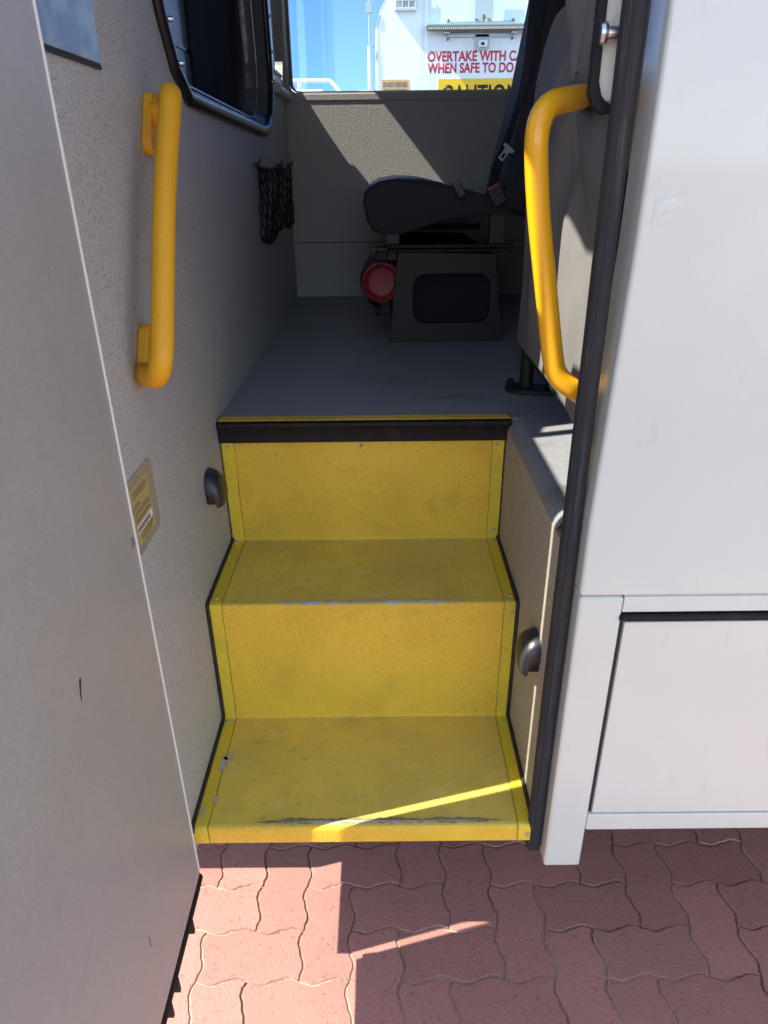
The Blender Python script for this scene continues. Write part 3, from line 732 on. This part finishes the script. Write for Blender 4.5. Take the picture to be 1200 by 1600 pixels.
for side in (0, 1):
    g_ = []
    for i in range(nY+1):
        row = []; Y = Ya+(Yb_-Ya)*i/nY
        for j in range(nZ+1):
            Z = Za+(Zb-Za)*j/nZ
            # rounded upper far corner
            yy, zz = Y, Z
            cy_, cz_, rad = Yb_-.17, Zb-.20, .19
            if Y > cy_ and Z > cz_:
                u, v = (Y-cy_)/.17, (Z-cz_)/.20; m__ = max(u, v); l_ = math.hypot(u, v)
                if l_ > 0: u, v = u*m__/l_, v*m__/l_
                yy, zz = cy_+u*.17, cz_+v*.20
            e_ = min(1, min((Y-Ya)/.02 if False else 1, (Yb_-Y)/.03, (Zb-Z)/.03, (Z-Za)/.012))
            e_ = 1-(1-max(0, e_))**2
            th_ = .045
            X = (cover_x(yy, zz)+th_*(1-e_)) if side == 0 else .335+2*th_-th_*(1-e_)
            row.append(bm.verts.new((X, yy, zz)))
        g_.append(row)
    for i in range(nY):
        for j in range(nZ): bm.faces.new((g_[i][j], g_[i+1][j], g_[i+1][j+1], g_[i][j+1]))
bmesh.ops.remove_doubles(bm, verts=bm.verts, dist=1e-4)
obj('cover', bm, 'cover', cp, smooth=True)
bm = bmesh.new(); tube(bm, [(.372, 1.785, -.42), (.372, 1.785, FZ+.01)], .0175, 18); box(bm, .365, .385, 1.2, 1.8, -.44, -.405); obj('post', bm, 'pedestal', cp, autosm=40)
fp = obj('foot_plate', plate([(.318, 1.79), (.322, 1.765), (.345, 1.745), (.43, 1.73), (.44, 1.76), (.43, 1.80), (.36, 1.83), (.33, 1.83)], 'z', FZ, FZ+.011), 'pedestal', cp, bevel=.003)
for X, Y in ((.340, 1.775), (.337, 1.815), (.425, 1.76)):
    bm = bmesh.new(); lathe(bm, [(FZ+.011, 0), (FZ+.011, .012), (FZ+.014, .012), (FZ+.0145, .008), (FZ+.024, .008), (FZ+.025, 0)], (X, Y, 0), 'z', 6); obj('bolt', bm, 'black_rubber', fp)

# ================================================================== FAR PASSENGER SEAT
seat = thing('passenger_seat', (.2, 2.6, FZ), 'charcoal fabric passenger seat on a dark pedestal by the opposite wall', 'seat')
SA, SB = 2.36, 3.306
cprof = [(-.057, -.105), (-.052, -.075), (-.034, -.055), (-.008, -.042), (.047, -.034), (.125, -.037), (.203, -.053), (.322, -.080), (.40, -.108),
         (.42, -.14), (.345, -.136), (.206, -.153), (.10, -.183), (.056, -.195), (.0, -.193), (-.028, -.182), (-.046, -.155)]
def soft_extrude(prof, ya, yb, r, mid=None):
    """closed XZ profile extruded in Y with rounded sides"""
    cx, cz = sum(p[0] for p in prof)/len(prof), sum(p[1] for p in prof)/len(prof)
    bm = bmesh.new(); rings = []
    st_ = []
    for k in range(5):
        t = R(90*k/4); st_.append((ya+r*(1-math.sin(t)), r*(1-math.cos(t))))
    st_ = [(ya+r*(1-math.sin(R(90*k/4))), r*(1-math.cos(R(90*k/4)))) for k in range(4, -1, -1)]
    st_ += [(yb-(a-ya), b_) for a, b_ in st_[::-1]]
    for (Y, ins) in st_:
        ring = []
        for (a, b_) in prof:
            v = Vector((cx-a, cz-b_)); l_ = v.length; v = v/l_*min(ins*.6, l_*.4)
            ring.append(bm.verts.new((a+v.x, Y, b_+v.y)))
        rings.append(ring)
    n = len(prof)
    for A, B in zip(rings, rings[1:]):
        for k in range(n): bm.faces.new((A[k], A[(k+1) % n], B[(k+1) % n], B[k]))
    bm.faces.new(rings[0]); bm.faces.new(rings[-1]); return bm
cu = obj('seat_cushion', soft_extrude(cprof, SA, SB, .022), 'seat_fabric', seat, autosm=50)
bm = bmesh.new(); tube(bm, [(a, SA+.012, b_) for a, b_ in [(-.030, -.178), (-.048, -.13), (-.046, -.09), (-.026, -.066), (.01, -.05), (.06, -.043), (.125, -.045), (.2, -.06), (.32, -.087)]], .0028, 8)
obj('piping', bm, 'seat_vinyl', cu, smooth=True)
bm = soft_extrude([(-.060, -.100), (-.055, -.072), (-.036, -.052), (-.008, -.0385), (.05, -.0305), (.125, -.0335), (.19, -.046), (.19, -.07), (.04, -.06), (-.02, -.075), (-.044, -.11)], SA+.03, SB-.03, .01)
obj('vinyl_bolster', bm, 'seat_vinyl', cu, autosm=50)
bprof = [(.36, -.12), (.385, .02), (.43, .22), (.47, .45), (.50, .66), (.56, .69), (.60, .64), (.57, .40), (.52, .15), (.49, -.08), (.46, -.15)]
obj('backrest', soft_extrude(bprof, SA, 2.72, .03), 'seat_fabric', seat, autosm=50)
pd = obj('pedestal', plate([(.02, -.53), (.40, -.53), (.362, -.252), (.05, -.244)], 'y', SA, SA+.030, [rrect(.100, .350, -.468, -.312, .04)]), 'pedestal', seat, bevel=.002)
obj('pedestal_box', plate([(.03, -.53), (.395, -.53), (.358, -.262), (.056, -.255)], 'y', SA+.035, SB-.03), 'curtain', pd)  # black puts the shade inside the pedestal opening into the colour
for q in ((.015, .42, SA-.006, SA+.012, -.245, -.236), (.015, .42, SA-.004, SA+.012, -.233, -.222), (.0, .42, SB-.08, SB-.06, -.245, -.222)): obj('slide_rail', nb(q), 'black_rubber', seat, bevel=.002)
for q in ((.012, .055, SA+.01, SA+.05, -.222, -.185), (.34, .39, SA+.01, SA+.05, -.222, -.13), (.012, .055, SB-.10, SB-.06, -.222, -.185)): obj('riser_bracket', nb(q), 'dark_steel', seat, bevel=.003)
# seat belt: webbing, tongue, two buckles
bm = bmesh.new(); path = [(.437, 2.40, .62), (.437, 2.40, .36), (.425, 2.40, .225), (.385, 2.37, .09), (.345, 2.345, -.01), (.338, 2.345, -.058)]
sp_ = smoothpath(path, .12, 6); prev = None; wv_ = [.028, .022]
rows = []
for i, p in enumerate(sp_):
    t = i/(len(sp_)-1); wd_ = .026+.006*math.sin(t*9)
    rows.append([bm.verts.new(p+Vector((-wd_*.5, -.012, 0))), bm.verts.new(p+Vector((wd_*.5, -.002-.01*math.sin(t*5), 0)))])
for A, B in zip(rows, rows[1:]): bm.faces.new((A[0], A[1], B[1], B[0]))
solid(bm, (0, .0018, 0)); bl = obj('seat_belt', bm, 'belt', seat, autosm=50)
bm = bmesh.new(); path = [(.452, 2.37, .52), (.452, 2.37, .30), (.438, 2.37, .10), (.40, 2.35, .0), (.372, 2.345, -.055)]
sp_ = smoothpath(path, .1, 6); rows = []
for i, p in enumerate(sp_):
    rows.append([bm.verts.new(p+Vector((-.018, -.004, 0))), bm.verts.new(p+Vector((.026, .004, 0)))])
for A, B in zip(rows, rows[1:]): bm.faces.new((A[0], A[1], B[1], B[0]))
solid(bm, (0, .0018, 0)); obj('belt_webbing', bm, 'belt', bl, autosm=50)
def rot_plate(outline, hole, cx, cz, a_, y0, y1):
    f_ = lambda q: (cx+q[0]*math.cos(a_)-q[1]*math.sin(a_), cz+q[0]*math.sin(a_)+q[1]*math.cos(a_))
    return plate([f_(q) for q in outline], 'y', y0, y1, [[f_(q) for q in hole]] if hole else ())
bm = rot_plate([(-.008, -.026), (.008, -.026), (.008, .004), (.018, .009), (.018, .017), (-.018, .017), (-.018, .009), (-.008, .004)], [(-.004, -.020), (.004, -.020), (.004, -.005), (-.004, -.005)], .366, .036, R(-38), 2.300, 2.303)
obj('belt_tongue', bm, 'steel', bl)
for (cx, cz, a_, w_, h_) in ((.235, -.062, R(33), .024, .05), (.352, -.082, R(28), .040, .055)):
    f_ = [(-w_/2, -h_/2), (w_/2, -h_/2), (w_/2, h_/2), (-w_/2, h_/2)]
    b_ = obj('buckle', rot_plate(f_, None, cx, cz, a_, SA-.035, SA-.012), 'black_plastic', bl, bevel=.003)
    f2 = [(-w_/2+.002, h_/2), (w_/2-.002, h_/2), (w_/2-.002, h_/2+.0035), (-w_/2+.002, h_/2+.0035)]
    obj('red_button', rot_plate(f2, None, cx, cz, a_, SA-.033, SA-.014), 'red_button', b_)
    
# ================================================================== FIRE EXTINGUISHER lying beside the pedestal
ex = thing('fire_extinguisher', (.0, 2.55, -.41), 'red fire extinguisher strapped under the far seat, its round base showing', 'fire extinguisher')
EC = (-.004, 2.385, -.340)
bm = bmesh.new(); lathe(bm, [(.010, 0), (.0095, .015), (.0085, .030), (.0065, .042), (.010, .046), (.006, .0495), (0, .0545), (-.004, .0575), (-.002, .0625), (.006, .0645), (.02, .065), (.30, .065), (.33, .055), (.345, .025), (.36, .022), (.36, 0)], EC, 'y', 48)
obj('cylinder', bm, 'red_paint', ex, autosm=50)
bm = bmesh.new(); lathe(bm, [(.37, 0), (.36, .018), (.40, .018), (.40, 0)], EC, 'y', 16); box(bm, EC[0]-.012, EC[0]+.012, EC[1]+.37, EC[1]+.43, EC[2]-.01, EC[2]+.045); obj('valve', bm, 'black_plastic', ex)
bm = bmesh.new(); tube(bm, [(EC[0]-.05, EC[1]+.38, EC[2]-.01), (EC[0]-.062, EC[1]+.3, EC[2]-.045), (EC[0]-.035, EC[1]+.12, EC[2]-.078), (EC[0]-.008, EC[1]+.03, EC[2]-.085), (EC[0]-.012, EC[1]+.0, EC[2]-.098)], .011, 12); obj('hose', bm, 'cord', ex, smooth=True)
bm = bmesh.new(); ring = [(EC[0]+.069*math.cos(t), EC[1]+.06, EC[2]+.069*math.sin(t)) for t in [2*math.pi*k/28 for k in range(28)]]
tube(bm, ring, .004, 8, closed=True); box(bm, EC[0]-.02, EC[0]+.05, EC[1]+.02, EC[1]+.2, EC[2]+.068, EC[2]+.092)
box(bm, EC[0]-.045, EC[0]+.02, EC[1]+.005, EC[1]+.015, EC[2]+.098, EC[2]+.106)
obj('bracket', bm, 'dark_steel', ex)
for k in range(5):
    pass
bm = bmesh.new()
for k in range(6):
    a0 = (EC[0]-.05+.012*k, EC[1]-.004, EC[2]+.045+.008*(k % 3)); a1 = (EC[0]-.028+.012*k, EC[1]+.004, EC[2]+.098)
    tube(bm, [a0, ((a0[0]+a1[0])/2+.006*math.sin(k*2), a0[1]-.003, (a0[2]+a1[2])/2), a1], .0022, 6)
obj('cord_tangle', bm, 'cord', ex)

# ================================================================== STORAGE NET on the bulkhead
net = thing('storage_net', (XL+.01, 2.8, -.23), 'black elastic cargo net sagging on the grey wall in the far corner', 'net')
bm = bmesh.new()
def npt(u, v, ph=0):      # u along wall, v down
    Y = 2.38+.86*u; drop = .185+(.02 if u < .60 else -.0)+.01*math.sin(u*9)
    if u > .62: drop += .01
    Z = .006-.010*math.sin(math.pi*min(1, u/.62 if u < .62 else (u-.62)/.38))-drop*v
    return Vector((XL+.010+.003*math.sin(u*40+v*6)+.004*math.sin(math.pi*v), Y+.022*math.sin(v*math.pi*6+ph)*(1-.3*v), Z))
n_st = 30
for i in range(n_st+1):
    u = i/n_st
    tube(bm, [npt(u, j/18, (i % 2)*math.pi) for j in range(19)], .0026, 5)
for i in range(n_st):
    if True: tube(bm, [npt((i+t/4)/n_st, 1+.06*math.sin(math.pi*t/4)) for t in range(5)], .004, 5)
obj('mesh_cords', bm, 'cord', net)
bm = bmesh.new()
for k in range(1): tube(bm, [npt(i/30, 0) for i in range(31)], .0055, 6)
obj('elastic_rim', bm, 'cord', net)
for u in (0, .62, 1):
    p = npt(u, 0); bm = bmesh.new(); tube(bm, [(XL, p.y, p.z+.005), (XL+.018, p.y, p.z+.005), (XL+.022, p.y, p.z+.02)], .004, 8); obj('hook', bm, 'dark_steel', net)

# ================================================================== TANKER TRUCK seen through the far window
S_ = 1.2; TY = 9.6
tk = thing('tanker_truck', (1.18, 12, GZ), 'white tanker truck parked behind the minibus, rear warning lettering facing the window', 'tanker truck')
tx0, tx1, tz0, tz1 = -.02*S_, 2.0*S_, -.62, 1.95
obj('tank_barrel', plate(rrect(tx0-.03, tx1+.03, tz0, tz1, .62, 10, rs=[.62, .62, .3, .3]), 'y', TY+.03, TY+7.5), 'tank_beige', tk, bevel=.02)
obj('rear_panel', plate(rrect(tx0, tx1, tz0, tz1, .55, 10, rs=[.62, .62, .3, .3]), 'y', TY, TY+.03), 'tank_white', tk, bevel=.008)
obj('chassis', nb((tx0+.5, tx1-.5, TY+.1, TY+10, -1.0, -.64), (tx0+.05, tx1-.05, TY, TY+.1, -1.05, -.85)), 'dark_steel', tk)
for X in (tx0+.05, tx1-.35):
    for Y in (TY+1.2, TY+2.5, TY+8.6):
        bm = bmesh.new(); lathe(bm, [(0, .3), (0, .45), (.04, .5), (.26, .5), (.3, .45), (.3, .3)], (X, Y, GZ+.5), 'x', 32); wv = obj('wheel', bm, 'tyre', tk, autosm=40)
        bm = bmesh.new(); lathe(bm, [(.05, 0), (.05, .1), (.02, .29), (.28, .29), (.28, 0)], (X, Y, GZ+.5), 'x', 20); obj('rim', bm, 'bare_alu', wv, autosm=40)
cbx = obj('cab', nb((tx0, tx1, TY+8.0, TY+9.9, -1.0, 1.5)), 'tank_white', tk, bevel=.15, seg=4)
# pipes beside the barrel
bm = bmesh.new(); X = -.105*S_
tube(bm, [(X, TY-.02, .5), (X, TY-.02, 1.24)], .018*S_, 10); lp = obj('side_pipe', bm, 'tank_white', tk, autosm=40)
bm = bmesh.new(); tube(bm, [(X+.005, TY-.02, 1.24), (X+.005, TY-.02, 1.9)], .010*S_, 8); obj('upper_rod', bm, 'bare_alu', lp, autosm=40)
bm = bmesh.new(); tube(bm, [(X+.045, TY+.0, .5), (X+.045, TY, 1.9)], .008, 8); obj('drain_pipe', bm, 'bare_alu', lp, autosm=40)
for q in ((X-.03, X+.05, TY-.03, TY+.02, 1.24, 1.26), (X-.03, X+.04, TY-.04, TY+.02, 1.56, 1.66), (X-.01, X+.1, TY-.03, TY+.02, .69, .72)): obj('clamp', nb(q), 'bare_alu', lp, bevel=.004)
# lettering and signs
tw = lambda x_, z_: (x_*S_, TY-.003, z_*S_)
text_obj('rear_lettering', 'OVERTAKE WITH CARE', 1, 'red_letters', tk, tw(.456, .908), 1.03*S_, .086*S_, bold=.028)
text_obj('rear_lettering', 'WHEN SAFE TO DO SO', 1, 'red_letters', tk, tw(.456, .812), .985*S_, .086*S_, bold=.028)
sg = obj('caution_sign', nb((.565*S_, 1.40*S_, TY-.006, TY-.001, .42*S_, .765*S_)), 'sign_yellow', tk)
text_obj('sign_lettering', 'CAUTION', 1, 'black_letters', sg, (.60*S_, TY-.009, .530*S_), .76*S_, .185*S_, bold=.012)
sg = obj('turning_sign', nb((.012*S_, .280*S_, TY-.006, TY-.001, .50*S_, .765*S_)), 'sign_orange', tk)
text_obj('sign_lettering', 'DO NOT OVERTAKE', 1, 'black_letters', sg, (.026*S_, TY-.009, .700*S_), .235*S_, .045*S_, bold=.02)
text_obj('sign_lettering', 'TURNING VEHICLE', 1, 'black_letters', sg, (.030*S_, TY-.009, .642*S_), .225*S_, .045*S_, bold=.02)
# caged light, light bar, bracket, camera
cg = obj('caged_lamp', nb((.150*S_, .335*S_, TY-.05, TY-.001, 1.325*S_, 1.60*S_)), 'lens', tk, bevel=.008)
bm = bmesh.new()
for k in range(4): X = (.152+.060*k)*S_; tube(bm, [(X, TY-.07, 1.322*S_), (X, TY-.07, 1.60*S_)], .007, 6)
for k in range(5): Z = (1.330+.060*k)*S_; tube(bm, [(.148*S_, TY-.07, Z), (.337*S_, TY-.07, Z)], .007, 6)
box(bm, .142*S_, .343*S_, TY-.09, TY, 1.312*S_, 1.322*S_); obj('cage', bm, 'light_alu', cg)
bm = nb((.43*S_, 1.55*S_, TY-.16, TY-.001, 1.178*S_, 1.196*S_)); lb = obj('light_bar', bm, 'tank_green', tk, bevel=.004)
obj('bar_front', nb((.44*S_, 1.55*S_, TY-.165, TY-.135, 1.138*S_, 1.178*S_)), 'rust', lb, bevel=.003)
bm = bmesh.new()
for k in range(58):
    X = (.455+.019*k)*S_; box(bm, X, X+.0115*S_, TY-.170, TY-.1655, 1.148*S_, 1.168*S_)
obj('bar_lamps', bm, 'light_alu', lb)
bm = nb((.63*S_, 1.27*S_, TY-.03, TY-.001, 1.196*S_, 1.225*S_), (.63*S_, 1.27*S_, TY-.03, TY-.001, 1.10*S_, 1.138*S_), (.60*S_, .66*S_, TY-.12, TY-.03, 1.12*S_, 1.138*S_), (1.24*S_, 1.30*S_, TY-.12, TY-.03, 1.12*S_, 1.138*S_)); obj('bar_mount', bm, 'bare_alu', lb, bevel=.003)
for X, Z in ((.648, 1.235), (1.262, 1.235), (.648, 1.085), (1.262, 1.09)):
    bm = bmesh.new(); lathe(bm, [(-.05, 0), (-.05, .012), (-.001, .012), (-.001, 0)], (X*S_, TY, Z*S_), 'y', 6); obj('bolt', bm, 'rust', lb)
up_ = obj('upright_panel', nb((.885*S_, 1.055*S_, TY-.10, TY-.09, 1.235*S_, 1.66*S_)), 'light_alu', tk, bevel=.003)
obj('panel_stay', nb((.9*S_, .92*S_, TY-.09, TY, 1.24*S_, 1.26*S_), (1.02*S_, 1.04*S_, TY-.09, TY, 1.24*S_, 1.26*S_), (.965*S_, .98*S_, TY-.13, TY-.1, 1.215*S_, 1.265*S_)), 'rust', up_)
obj('mesh_guard', nb(*[((1.06+.045*k)*S_, (1.072+.045*k)*S_, TY-.30, TY-.10, 1.62*S_, 1.63*S_) for k in range(6)], *[(1.06*S_, 1.32*S_, TY-(.12+.05*k), TY-(.11+.05*k), 1.631*S_, 1.64*S_) for k in range(4)]), 'bare_alu', up_)
cm = obj('rear_camera', plate(rrect(.905*S_, 1.045*S_, .995*S_, 1.125*S_, .02), 'y', TY-.03, TY-.001), 'light_alu', tk, bevel=.003)
obj('camera_body', nb((.940*S_, 1.02*S_, TY-.11, TY-.031, 1.015*S_, 1.068*S_)), 'tank_white', cm, bevel=.008)
obj('camera_lens', nb((.958*S_, .992*S_, TY-.115, TY-.111, 1.028*S_, 1.052*S_)), 'lamp_lens', cm)

# ================================================================== WHITE TANKS with a handrail, far left
vs = thing('storage_tank', (-1.4, 13, GZ), 'white ribbed storage tank top with a white handrail, far behind on the left', 'tank')
bm = bmesh.new(); xs_ = [-3.2+.26*k for k in range(12)]
for k, X in enumerate(xs_):
    box(bm, X, X+.245, 12.3, 13.6, .9, 1.055+.018*math.sin(k*1.9)-(.03 if k > 8 else 0))
obj('ribbed_top', bm, 'lime', vs, bevel=.02)
obj('tank_wall', nb((-3.3, -.55, 12.2, 13.8, GZ, 1.025)), 'lime', vs, bevel=.02)
bm = bmesh.new(); tube(bm, smoothpath([(-3.2, 12, 1.145), (-.74, 12, 1.145), (-.60, 12, 1.0), (-.60, 12.1, .8)], .04, 4), .028, 10)
for X in (-3.1, -1.2): tube(bm, [(X, 12, .8), (X, 12, 1.14)], .028, 8)
tube(bm, [(-3.1, 12, .85), (-.6, 12, .85)], .02, 8); box(bm, -3.2, -.6, 12.0, 12.25, .80, .83)
obj('handrail', bm, 'lime', vs, autosm=50)
